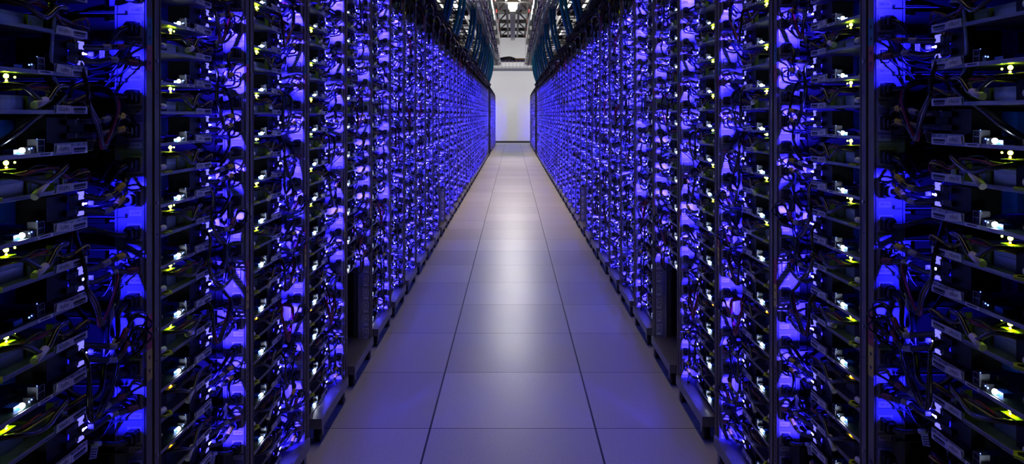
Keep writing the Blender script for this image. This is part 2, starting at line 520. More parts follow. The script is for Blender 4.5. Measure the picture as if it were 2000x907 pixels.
def shield(m):
    m.box(.0085, .0095, -.034, .006, .0205, .0405, 'black')      # added side shield, keeps the blue light off the post
    m.box(.0095, .060, -.034, -.003, .0356, .0366, 'black')      # added upper baffle, trims the light fan
    m.box(.0095, .060, -.034, -.003, .0195, .0205, 'black')      # added lower baffle, trims the light fan
    m.box(-.0110, -.0010, .0012, .0022, .0270, .0350, 'black')  # added fin, keeps slit light off the post
def slit_mb(mt='led_blue'):
    m = MB(); slit(m); return m
def ports_mb():
    m = MB()
    y0, y1 = -.108, -.124
    for z in (-.003, .0065, .0160):
        m.box(.004, .020, y1, y0, z, z + .0009, 'disk')
    for yy in (y0, y1): m.box(.004, .020, yy - .0005, yy + .0005, -.003, .0169, 'disk')
    m.box(.006, .020, y1, y0, -.003, .016, 'black')
    m.box(.006, .018, -.138, -.128, -.0034, .006, 'chip')
    m.box(.012, .028, -.168, -.148, -.0034, .003, 'blueplastic')
    m.box(.020, .034, -.100, -.085, -.0034, .010, 'blueplastic')
    return m
def white_led_mb():
    m = MB(); m.ball((.0062, -.158, .0020), .0042, 'led_white', 10, 6); return m
def port_led_mb():
    m = MB(); m.ball((.0030, -.1405, .0045), .0012, 'led_port', 6, 4); m.ball((.0030, -.1465, .0035), .0014, 'led_port', 6, 4)
    m.ball((.008, -.120, .0175), .0008, 'led_port', 6, 4); return m
def tag_mb(txt, rot=.0):
    m = MB()
    c = Vector((-.0021, -.069, .0 + .0005)); R = Matrix.Rotation(rot, 3, 'X')
    def P(a, b): v = R @ Vector((0, a, b)); return tuple(c + v)
    m.prism([P(.0200, -.0062), P(-.0205, -.0062), P(-.0180, .0066), P(.0200, .0062)], (-.0007, 0, 0), 'ivory')
    if txt: m.text(txt, .0095, Matrix.Translation((0, 0, 0)) @ on_aisle(-.0030, -.0675, .0010, -rot * .0))
    return m
# --- drive tray
def disks_mb():
    m = MB()
    for yy in (-.045, -.118):
        m.box(.030, .130, yy - .062, yy, -.0050, .021, 'disk')
        m.box(.0285, .030, yy - .056, yy - .006, .0, .014, 'sink')
    return m
def bracket_mb():
    m = MB()
    m.box(.016, .0175, -.066, -.050, -.0050, .034, 'tray')
    for z in (.005, .016, .027): m.tube([(.0155, -.058, z), (.0162, -.058, z)], .0028, 'ink', 8, 1)
    m.box(.0165, .028, -.066, -.064, -.0050, .034, 'tray')
    m.box(.012, .0135, -.046, -.034, .004, .016, 'ivory')
    return m
def psu_mb():
    m = MB()
    m.box(.020, .20, -.392, -.185, -.0050, .0400, 'black')
    m.box(.0185, .020, -.37, -.21, .004, .030, 'black')
    m.box(.010, .020, -.200, -.165, .0370, .0385, 'yellowgreen')
    for k in range(6): m.box(.0175, .0185, -.36 + k * .024, -.352 + k * .024, .006, .028, 'chip')
    return m
def green_led_mb():
    m = MB(); m.ball((.0135, -.182, .0476), .0035, 'led_green', 10, 6); m.ball((.016, -.159, .0470), .0016, 'led_green', 8, 5); return m
def orange_led_mb():
    m = MB(); m.ball((.0130, -.1822, .0412), .0018, 'led_orange', 8, 5); return m
def harness_mb(seed=1):
    m = MB(); rnd = random.Random(seed)
    for k in range(7):
        c = ('wire_red', 'wire_black', 'wire_yellow', 'wire_red', 'wire_black', 'wire_black', 'wire_black')[k]
        j = lambda a: rnd.uniform(-a, a)
        m.tube([(.020, -.186, .030 + j(.004)), (.004 + j(.004), -.165, .029 + j(.004)), (.000 + j(.006), -.130, .034 + j(.006)), (.002 + j(.005), -.085, .028 + j(.008)),
                (.006 + j(.006), -.045, .014 + j(.008)), (.000 + j(.006), -.010, .018 + j(.01)), (.010, .018 + j(.01), .006 + j(.014)), (.05, .012, -.006)], .0013, c, 6, 5)
    return m
def lead_mb(seed=1):
    m = MB(); rnd = random.Random(seed + 50)
    j = lambda a: rnd.uniform(-a, a)
    pts = [(.020, -.20, .034), (-.006, -.175, .028 + j(.005)), (-.012, -.135, .016 + j(.006)), (-.008, -.095, .030 + j(.010)), (-.002, -.060, .036), (.03, -.03, .034)]
    m.tube(pts, .0042, 'cable', 8, 6)
    return m
def wrap_mb(seed=1):
    m = MB(); rnd = random.Random(seed + 90)
    a = Vector((-.010, -.128, .014)); d = Vector((-.004, -.034, -.010 + rnd.uniform(-.010, .018)))
    m.tube([tuple(a), tuple(a + d)], .0058, 'ivory', 10, 1)
    return m
def pull_mb():
    m = MB()
    R = [(-.012, -.345), (-.004, -.362), (.012, -.366), (.022, -.352), (.014, -.334), (-.002, -.330)]
    R = [(p[0], p[1] + .118) for p in R]
    n = len(R); cx = sum(p[0] for p in R) / n; cy = sum(p[1] for p in R) / n
    b = len(m.v)
    for p in R:
        q = (cx + (p[0] - cx) * .68, cy + (p[1] - cy) * .68)
        for (a, c) in (p, q):
            m.v.append((a, c, -.0030)); m.v.append((a, c, .0012))
    for i in range(n):
        o = b + 4 * i; q = b + 4 * ((i + 1) % n)
        m.face((o + 1, q + 1, q + 3, o + 3), 'yellowgreen'); m.face((o, o + 2, q + 2, q), 'yellowgreen')
        m.face((o, q, q + 1, o + 1), 'yellowgreen'); m.face((o + 2, o + 3, q + 3, q + 2), 'yellowgreen')
    return m
def cap_mb():
    m = MB(); m.tube([(.006, -.252, .009), (.006, -.228, .009)], .0062, 'ivory', 12, 1); m.tube([(.006, -.228, .009), (.006, -.2265, .009)], .0048, 'chip', 10, 1); return m

def T(me_): return me_
ME = {}
ME['main_sheet'] = main_sheet().mesh('tray_sheet'); ME['drive_sheet'] = drive_sheet().mesh('tray_sheet')
ME['board'] = board_mb().mesh('circuit_board'); ME['memory'] = memory_mb().mesh('memory_modules'); ME['sink'] = sink_mb().mesh('heat_sink')
ME['duct'] = duct_mb().mesh('air_duct'); ME['nic'] = nic_mb().mesh('network_port'); ME['glow1'] = glow_plate_mb(.0385, .0515).mesh('glowing_plate'); ME['glow2'] = glow_plate_mb(.0120, .0190).mesh('glowing_plate'); ME['screw'] = screw_mb().mesh('screw')
ME['slit'] = slit_mb().mesh('status_light'); ME['emit'] = emitter(MB(), 'led_blue').mesh('led_emitter'); ME['emit_dim'] = emitter(MB(), 'led_blue_dim').mesh('led_emitter')
ME['ports'] = ports_mb().mesh('port_block'); ME['wled'] = white_led_mb().mesh('white_indicator'); ME['pled'] = port_led_mb().mesh('port_indicator')
ME['bar_main'] = barcode(MB(), -.0014, -.0012, -.0470, -.0085, .0030).mesh('barcode_label')
ME['bar_drive'] = barcode(MB(), -.0014, -.0012, -.0470, -.0062, .0055).mesh('barcode_label')
ME['bar_small'] = barcode(MB(), -.0014, -.097, -.134, -.0088, -.0034, rows=False).mesh('barcode_strip')
ME['disks'] = disks_mb().mesh('disk_drive'); ME['bracket'] = bracket_mb().mesh('drive_bracket'); ME['psu'] = psu_mb().mesh('power_supply')
ME['gled'] = green_led_mb().mesh('green_indicator'); ME['oled'] = orange_led_mb().mesh('orange_indicator')
ME['pull'] = pull_mb().mesh('pull_tab'); ME['cap'] = cap_mb().mesh('end_cap')
HARN = [harness_mb(i).mesh('wire_harness') for i in range(4)]; LEAD = [lead_mb(i).mesh('power_lead') for i in range(4)]; WRAP = [wrap_mb(i).mesh('paper_wrap') for i in range(4)]
TAGS = {}
def tagmesh(txt, rot):
    k = (txt, round(rot, 2))
    if k not in TAGS: TAGS[k] = tag_mb(txt, rot).mesh('name_tag')
    return TAGS[k]

# simplified single meshes for the small ones
def lo_main():
    m = MB(); m.add(main_sheet(False), Matrix.Identity(4)); m.box(.004, .36, -.392, -.006, -.0050, -.0034, 'pcb')
    m.box(-.0020, -.0014, -.047, -.0012, -.0085, .003, 'label'); m.box(-.0027, -.0020, -.090, -.050, -.006, .006, 'ivory')
    m.box(.012, .060, -.090, -.034, .0110, .0500, 'black')
    m.box(.0040, .0055, -.0150, -.0005, .0400, .0505, 'plate_glow'); m.box(.0040, .0055, -.0150, -.0005, .0120, .0190, 'plate_glow')
    slit(m); emitter(m, 'led_blue'); shield(m)
    m.box(.003, .009, -.162, -.155, -.002, .0045, 'led_white')
    m.box(.075, .15, -.105, -.020, .012, .046, 'blueplastic'); m.box(.10, .17, -.18, -.11, -.0034, .030, 'sink')
    m.box(.04, .16, -.25, -.215, -.0034, .024, 'chip')
    return m
def lo_drive():
    m = MB(); m.add(drive_sheet(), Matrix.Identity(4))
    m.box(-.0020, -.0014, -.047, -.0012, -.0062, .0055, 'label'); m.box(-.0027, -.0020, -.090, -.050, -.005, .006, 'ivory')
    m.box(.030, .130, -.18, -.045, -.0050, .021, 'disk'); m.box(.016, .0175, -.066, -.050, -.0050, .034, 'tray')
    m.box(.020, .20, -.392, -.185, -.0050, .0400, 'black'); m.box(.011, .016, -.1845, -.1795, .045, .050, 'led_green')
    for k, c in ((0, 'wire_red'), (1, 'wire_black'), (2, 'wire_black')):
        m.tube([(.02, -.186, .030 - .006 * k), (.0, -.13, .034 - .004 * k), (.002, -.05, .012 + .006 * k), (.01, .016, .004 * k)], .002, c, 4, 3)
    m.tube([(.02, -.2, .034), (-.008, -.15, .018), (-.006, -.09, .03), (.03, -.04, .034)], .004, 'cable', 5, 3)
    return m
LO_MAIN, LO_DRIVE = lo_main(), lo_drive()
lo_main_me, lo_drive_me = LO_MAIN.mesh('motherboard_tray'), LO_DRIVE.mesh('drive_tray')

ZMAIN = lambda k: 1.2415 - .125 * k
ZDRV = lambda k: 1.3040 - .125 * k
KMIN, KMAX = -4, 9
def skip(bi, k):      # the open lower part of the fifth rack
    if bi == 4 and k >= 7: return True
    if bi == 11 and k in (7, 8, 9): return True
    return False
def seen(z, yb, lo=-.02, hi=.05):
    d = yb - GAP
    return not (yvis(z + hi, d) > 915 or yvis(z + lo, d) < -12) or not (yvis(z, d - .2) > 915 or yvis(z, d - .2) < -12)

WHITE_ON = {0: (1, 2, 4, 5), 1: None}
def build_main(bi, s, zo, k, root):
    obj('tray_sheet', ME['main_sheet'], root); obj('circuit_board', ME['board'], root); obj('memory_modules', ME['memory'], root)
    obj('heat_sink', ME['sink'], root); obj('air_duct', ME['duct'], root); n = obj('network_port', ME['nic'], root)
    if not (bi == 0 and k == 1): obj('glowing_plate', ME['glow1'], n); obj('glowing_plate', ME['glow2'], n)
    obj('screw', ME['screw'], n)
    if not (bi == 0 and k == 1): tag(obj('status_light', ME['slit'], n), 'bright blue status light'); obj('led_emitter', ME['emit_dim' if bi == 0 else 'emit'], n)
    p = obj('port_block', ME['ports'], root); obj('port_indicator', ME['pled'], p)
    if not (bi == 0 and k in (0, 3)): tag(obj('white_indicator', ME['wled'], root), 'bright white indicator light')
    obj('barcode_label', ME['bar_main'], root); obj('barcode_strip', ME['bar_small'], root)
def build_drive(bi, s, zo, k, root):
    obj('tray_sheet', ME['drive_sheet'], root); obj('disk_drive', ME['disks'], root); obj('drive_bracket', ME['bracket'], root)
    p = obj('power_supply', ME['psu'], root)
    rr = random.Random(bi * 100 + k)
    if not (bi >= 1 and k >= 5 and rr.random() < .75): tag(obj('green_indicator', ME['gled'], p), 'bright green indicator light')
    if bi < 2 or rr.random() < .4: tag(obj('orange_indicator', ME['oled'], p), 'small orange indicator light')
    v = rr.randrange(4)
    obj('wire_harness', HARN[v], root); ld = obj('power_lead', LEAD[(v + 1) % 4], root)
    if rr.random() < .65: tag(obj('paper_wrap', WRAP[(v + 1) % 4], ld), 'ivory paper wrap around the lead')
    obj('barcode_label', ME['bar_drive'], root)
    obj('end_cap', ME['cap'], root)
    if k >= 2: tag(obj('pull_tab', ME['pull'], root), 'yellow-green hexagonal pull tab')

RACKNAME = lambda bi, side: ('nearest %s-hand rack' % side) if bi == 0 else '%s %s-hand rack' % (ordn(bi + 1), side)
far_tr = MB()
for s, side, yo, zo in SIDES:
    for bi in range(NB):
        yb = BAYY[bi] + yo; nm = nd = 0
        for k in range(KMIN, KMAX + 1):
            if skip(bi, k): continue
            zm, zd = ZMAIN(k) + zo, ZDRV(k) + zo
            for kind, z in (('d', zd), ('m', zm)):
                if bi >= MID:
                    M = Matrix.Translation((s * DT, yb - GAP, z)) @ Matrix.Diagonal((s, 1, 1, 1))
                    far_tr.add(LO_DRIVE if kind == 'd' else LO_MAIN, M); continue
                if not seen(z, yb): continue
                txt = None
                if kind == 'm': nm += 1; n = nm
                else: nd += 1; n = nd
                if bi == 0 and 0 <= k <= 5: txt = 'ydbp%d%s' % (k + 1, 'd' if kind == 'd' else '')
                name = 'motherboard_tray' if kind == 'm' else 'drive_tray'
                if bi < HI:
                    r = empty(name, (s * DT, yb - GAP, z))
                    (build_main if kind == 'm' else build_drive)(bi, s, zo, k, r)
                    rr = random.Random(bi * 77 + k * 5 + (kind == 'm'))
                    rot = -.10 if (kind == 'm' and rr.random() < .5) else 0.
                    obj('name_tag', tagmesh(txt or ('ydbq%d%s' % (max(1, (k + 1) % 10), 'd' if kind == 'd' else '') if bi < 3 else None), rot), r)
                else:
                    r = obj(name, lo_main_me if kind == 'm' else lo_drive_me, None, (s * DT, yb - GAP, z))
                r.scale = (s, 1, 1)
                what = 'motherboard tray' if kind == 'm' else 'drive tray'
                if txt:
                    lab = '%s tagged %s in the %s' % (what, txt, RACKNAME(bi, side))
                else:
                    lab = '%s, %s in view from the top, in the %s' % (what, ordn(n), RACKNAME(bi, side))
                tag(r, lab, 'server tray', what + 's in the %s row' % side)
o = far_tr.build('server_tray')
tag(o, 'hundreds of small blue-lit server trays filling the far racks of both rows', 'server trays', kind='stuff')

# ------------------------------------------------------------------ power cords (plug in a socket, cord falling into the gap)
def plug_mb():
    m = MB(); c = .0045
    def ring(a, b, c): return [(-a + c, b), (a - c, b), (a, b - c), (a, -b + c), (a - c, -b), (-a + c, -b), (-a, -b + c), (-a, b - c)]
    m.prism([(p[0], -.003, p[1]) for p in ring(.0105, .0130, .0045)], (0, -.016, 0), 'rubber')
    m.prism([(p[0], -.019, p[1]) for p in ring(.0080, .0095, .004)], (0, -.009, 0), 'rubber')
    m.prism([(p[0] * 1.02, -.010, p[1]) for p in ring(.0105, .0136, .0045)], (0, -.002, 0), 'rubber')
    return m
def cord_pts(v):
    r = random.Random(v * 13 + 1); j = lambda a: r.uniform(-a, a)
    if v % 4 == 0:
        return [(0, -.026, 0), (.012, -.042, -.002), (.035, -.055, -.008 + j(.006)), (.070, -.060, -.020 + j(.01)), (.11, -.055, -.030), (.18, -.05, -.05)]
    if v % 4 == 1:
        return [(0, -.026, 0), (.006, -.044, -.006), (.020, -.055, -.030), (.040, -.064, -.050 + j(.01)), (.070, -.070, -.040), (.10, -.08, -.01), (.17, -.08, .0)]
    if v % 4 == 2:
        return [(0, -.026, 0), (.010, -.045, .002), (.026, -.064, .012), (.042, -.086, .020), (.052, -.110, .006 + j(.01)), (.050, -.126, -.020), (.07, -.12, -.045), (.14, -.1, -.06)]
    return [(0, -.026, 0), (.004, -.050, -.012), (-.004, -.068, -.045), (.012, -.080, -.080 + j(.01)), (.040, -.088, -.075), (.060, -.092, -.040), (.075, -.09, -.01), (.15, -.08, .01)]
def cord_mb(v, sides=8, n=5):
    m = MB(); P = cord_pts(v)
    m.tube(P[:2] + [P[2]], .0056, 'rubber', sides, max(2, n - 2), r2=.0040)
    m.tube(P, .0036, 'cable', sides, n)
    return m
def flag_mb(v):
    m = MB(); P = cord_pts(v); a = Vector(P[2]); b = Vector(P[3]); d = (b - a).normalized()
    c = a + (b - a) * .35
    m.tube([tuple(c - d * .007), tuple(c + d * .007)], .0046, 'label', 10, 1)
    dn = Vector((.10 - .2 * (v % 2), -.25, -1)).normalized()
    q = [c - d * .0065, c + d * .0065, c + d * .0055 + dn * .024, c - d * .0070 + dn * .022]
    m.prism([tuple(p + Vector((0, -.004, 0))) for p in q], (0, .0005, 0), 'label')
    for r in range(4):
        for k in range(3):
            e = c + dn * (.006 + r * .0042) + d * (-.0048 + k * .0036) + Vector((0, -.0046, 0))
            m.prism([tuple(e), tuple(e + d * .0026), tuple(e + d * .0026 + dn * .0018), tuple(e + dn * .0018)], (0, .0003, 0), 'ink')
    return m
NV = 8
PLUG = plug_mb(); plug_me = PLUG.mesh('plug'); CORD = [cord_mb(v).mesh('cord') for v in range(NV)]; FLAG = [flag_mb(v).mesh('tag') for v in range(NV)]
LOC = []
for v in range(NV):
    m = MB(); m.box(-.0105, .0105, -.020, -.003, -.013, .013, 'rubber')
    m.tube(cord_pts(v), .0038, 'cable', 5, 2); LOC.append(m)
EMPTY_SOCK = {(0, 12), (0, 99), (1, 12), (2, 11), (1, 20)}
far_cord = MB()
for s, side, yo, zo in SIDES:
    for bi in range(NB):
        yb = BAYY[bi] + yo; n = 0
        for num, z in ZL:
            if (bi, num) in EMPTY_SOCK: continue
            k = (1.2415 - z) / .125
            if skip(bi, int(math.floor(k + .01))) or (bi == 4 and z < .37): continue
            rr = random.Random(bi * 991 + num * 7)
            if rr.random() < .06 and bi: continue
            zz = z + .027 + zo; v = rr.randrange(NV); x = DP + .018
            if bi >= HI:
                far_cord.add(LOC[v], Matrix.Translation((s * x, yb, zz)) @ Matrix.Diagonal((s, 1, 1, 1))); continue
            if not (-25 < yvis(zz, yb) < 930): continue
            n += 1
            r = empty('power_cord', (s * x, yb, zz)); r.scale = (s, 1, 1)
            obj('plug', plug_me, r); obj('cord', CORD[v], r)
            fl = rr.random() < .45
            if fl: tag(obj('tag', FLAG[v], r), 'white printed flag tag')
            tag(r, 'black power cord%s, %s from the top in view, %s' % (' with white tag' if fl else '', ordn(n), RACKNAME(bi, side)), 'power cord', 'power cords of the %s row' % side)
o = far_cord.build('power_cord'); tag(o, 'countless black power cords and plugs in the far racks', 'power cords', kind='stuff')

# ------------------------------------------------------------------ thick patch cables from the ports to the strips
def patch_pts(v, low):
    r = random.Random(v * 31 + 5); j = lambda a: r.uniform(-a, a)
    if v in (0, 1, 2):
        P = [(.010, -.018, 0), (.0, .004, 0), (-.006, .030, j(.002) + .001), (-.016, .060, .004 + j(.003)), (-.024, .085, .006 + j(.004))]
        if v == 1: P = P[:-1] + [(-.028, .088, .004), (-.037, .108, .002)]
        Q = [P[-1], (-.024, .098, .008), (-.016, .110, .002 + j(.01)), (.004, .108, -.012 + j(.01)), (.03, .09, -.03), (.08, .07, -.03)]
    elif v in (3, 4):
        P = [(.010, -.018, 0), (.0, .006, -.001), (-.010, .030, -.008 + j(.004)), (-.020, .056, -.004), (-.026, .080, .010 + j(.004))]
        Q = [P[-1], (-.024, .096, .022), (-.010, .106, .030), (.006, .10, .034 + j(.01)), (.03, .08, .03), (.08, .06, .03)]
    else:
        P = [(.010, -.018, 0), (.0, .006, -.002), (-.014, .034, -.012), (-.028, .058, -.014 + j(.004)), (-.032, .082, .004)]
        Q = [P[-1], (-.040, .098, .020), (-.052, .118, .010), (-.030, .110, -.026), (.01, .09, -.04 + j(.01)), (.08, .06, -.05)]
    return P, Q
NP = 6
def patch_parts(v, sides=10, n=6):
    P, Q = patch_pts(v, 0)
    a = MB(); a.tube(P, .0052, 'rubber', sides, n)
    C = catmull(P, 6)
    i0 = int(len(C) * .80)
    t = MB(); t.tube([tuple(p) for p in C[i0:]], .0057, ('maroon', 'maroon', 'yellow', 'rubber', 'yellow', 'maroon')[v], sides, 1)
    i1 = int(len(C) * .56)
    l = MB(); l.tube([tuple(p) for p in C[i1:i1 + 4]], .0057, 'wraplabel', sides, 1)
    w = MB()
    for q in range(3):
        rr = random.Random(v * 7 + q); w.tube([(p[0] + rr.uniform(-.004, .004) * min(i, 3), p[1] + rr.uniform(-.004, .004), p[2] + rr.uniform(-.007, .007) * min(i, 3)) for i, p in enumerate(Q)], (.0016, .0020, .0026)[q % 3], 'cable', 6, 5)
    return a, t, l, w
PP = [patch_parts(v) for v in range(NP)]
PME = [tuple(x.mesh(nm) for x, nm in zip(p, ('sleeve', 'tip', 'cable_label', 'wires'))) for p in PP]
PLO = []
for v in range(NP):
    rq = random.Random(v + 40); j = lambda a: rq.uniform(-a, a); m = MB()
    P = [(.010, -.018, 0), (-.002, .020, j(.002)), (-.014, .050, j(.004)), (-.026, .080, j(.006)), (-.034, .104, j(.010)), (-.040, .122, j(.016))]
    m.tube(P, .0056, 'rubber', 5, 2)
    C = catmull(P, 2); m.tube([tuple(C[4]), tuple(C[5])], .0072, 'wraplabel', 5, 1)
    for q in range(1):
        x0 = rq.uniform(-.036, -.002)
        m.tube([(.02, .04, j(.01)), (x0 + j(.008), .090, -.012 + j(.008)), (x0 + j(.012), .098, -.034 + j(.010)), (x0 + j(.012), .094, -.058 + j(.016)), (.02, .06, -.05 + j(.02))], .0034, 'cable', 4, 2)
    PLO.append(m)
TIPC = ('maroon', 'maroon', 'yellow', 'black', 'yellow', 'maroon')
far_patch = MB()
for s, side, yo, zo in SIDES:
    for bi in range(NB):
        yb = BAYY[bi] + yo; n = 0
        for k in range(KMIN, KMAX + 1):
            if skip(bi, k): continue
            zl = ZMAIN(k) + zo + .031; cnt = False
            for up in (1, -1):
                z = zl + up * .0115 + .0005; rr = random.Random(bi * 313 + k * 17 + (1 if up > 0 else 0))
                v = rr.randrange(NP) if k > 1 else rr.randrange(3)
                if bi == 0 and k == 1: v = 2
                if bi >= HI:
                    if bi > 30 and rr.random() < .4: continue
                    far_patch.add(PLO[v], Matrix.Translation((s * (DT + .006), yb - GAP, z)) @ Matrix.Diagonal((s, 1, 1, 1))); continue
                if not (-12 < yvis(z, yb - GAP) < 918): continue
                if not cnt: n += 1; cnt = True
                r = empty('patch_cable', (s * (DT + .006), yb - GAP, z)); r.scale = (s, 1, 1)
                for me, nm in zip(PME[v], ('sleeve', 'tip', 'cable_label', 'wires')):
                    c = obj(nm, me, r)
                    if nm == 'tip' and TIPC[v] != 'black': tag(c, TIPC[v] + ' tip')
                    if nm == 'cable_label': tag(c, 'pale wrap label')
                tag(r, 'thick black cable, %s of the %s pair from the top, %s' % ('upper' if up > 0 else 'lower', ordn(n), RACKNAME(bi, side)),
                    'cable', 'thick patch cables of the %s row' % side)
o = far_patch.build('patch_cable'); tag(o, 'countless short black patch cables in front of the far power strips', 'cables', kind='stuff')

# ------------------------------------------------------------------ loose looped cables hanging at the racks
def loop_mb(seed, sides=7):
    m = MB(); r = random.Random(seed); j = lambda a: r.uniform(-a, a)
    nw = r.choice((2, 3, 4))
    base = [(.03, .02, .09 + j(.02)), (-.008 + j(.006), .0, .055 + j(.02)), (-.020, -.020 + j(.02), .010 + j(.01)), (-.016, .015 + j(.03), -.050 + j(.02)),
            (-.012, .060 + j(.02), -.060 + j(.02)), (-.016, .085, -.010 + j(.02)), (.0, .080, .035 + j(.02)), (.05, .06, .03)]
    if r.random() < .5: base = [(p[0], .06 - p[1], p[2]) for p in base]
    for q in range(nw):
        w = MB(); m.tube([(p[0] + j(.004), p[1] + j(.006), p[2] + j(.007)) for p in base], r.choice((.0018, .0024, .0034)), r.choice(('cable', 'cable', 'cable', 'cable', 'wire_black', 'wire_red')), sides, 6)
    return m
LOOPS = [loop_mb(i) for i in range(8)]; LOOPME = [m.mesh('looped_cable') for m in LOOPS]
for s, side, yo, zo in SIDES:
    for bi in range(10):
        yb = BAYY[bi] + yo; n = 0
        rr = random.Random(bi * 51 + 3)
        zs = [1.62, 1.42, 1.21, 1.06, .93, .80, .66, .50, .40, .27] if bi else [1.21, .98, .86, .72, .61]
        for z in zs:
            z = z + rr.uniform(-.04, .04) + zo; u = rr.random(); dy = rr.uniform(-.01, .03)
            if u < .25 or (bi == 4 and z < .45) or not (0 < yvis(z, yb - GAP) < 900): continue
            n += 1
            o = obj('looped_cable', LOOPME[rr.randrange(8)], None, (s * DT, yb - GAP - .02 + dy, z)); o.scale = (s, 1, 1)
            tag(o, 'loose loop of thin black cables, %s from the top, %s' % (ordn(n), RACKNAME(bi, side)), 'cable', 'loose cable loops of the %s row' % side)

# long single cables in front of the nearest racks
def at(px, py, d): return Vector(((px - 1001.5) * d / F, d, CAMH - (py - HZN) * d / F))
for s, side, yo, zo in SIDES:
    for pts, rad, lab in (
        ([(1968, 628, 1.18), (1938, 642, 1.19), (1903, 676, 1.21), (1872, 716, 1.24), (1850, 744, 1.27), (1816, 757, 1.31), (1794, 740, 1.34), (1788, 690, 1.35), (1784, 640, 1.36), (1776, 604, 1.38), (1760, 586, 1.40)], .0045,
         'long black cable sweeping down and back up beside the power strip'),
        ([(1888, -14, 1.20), (1892, 40, 1.20), (1896, 90, 1.20), (1893, 128, 1.21), (1880, 160, 1.23), (1872, 178, 1.28)], .0085, 'thick black cable hanging straight down past the topmost trays'),
        ([(1862, 168, 1.22), (1888, 192, 1.20), (1918, 212, 1.17), (1950, 238, 1.14), (1985, 262, 1.12), (2020, 284, 1.10)], .0055, 'black cable running diagonally across the upper trays')):
        P = [at(*p) for p in pts]; o0 = Vector((P[0].x, P[0].y, 0))
        m = MB(); m.tube([tuple(p - P[0]) for p in P], rad, 'cable', 10, 6)
        o = m.build('long_cable', None, (s * P[0].x, P[0].y + yo, P[0].z + zo)); o.scale = (s, 1, 1)
        tag(o, '%s, nearest %s-hand rack' % (lab, side), 'cable', 'long cables at the nearest racks')
for s, side, yo, zo in SIDES:      # leads dangling at the rack tops
    for bi in range(4, 22):
        yb = BAYY[bi] + yo; rr = random.Random(bi * 9 + 2)
        for q in range(3):
            o = obj('dangling_cables', LOOPME[rr.randrange(8)], None, (s * (DP + .012 + .01 * q), yb - .10 - q * .15 + rr.uniform(-.03, .03), 1.85 + rr.uniform(-.03, .05))); o.scale = (s, 1, 1.3)
            tag(o, 'black leads dangling from the top of the %s' % RACKNAME(bi, side), 'cable', 'leads at the top of the %s' % RACKNAME(bi, side))
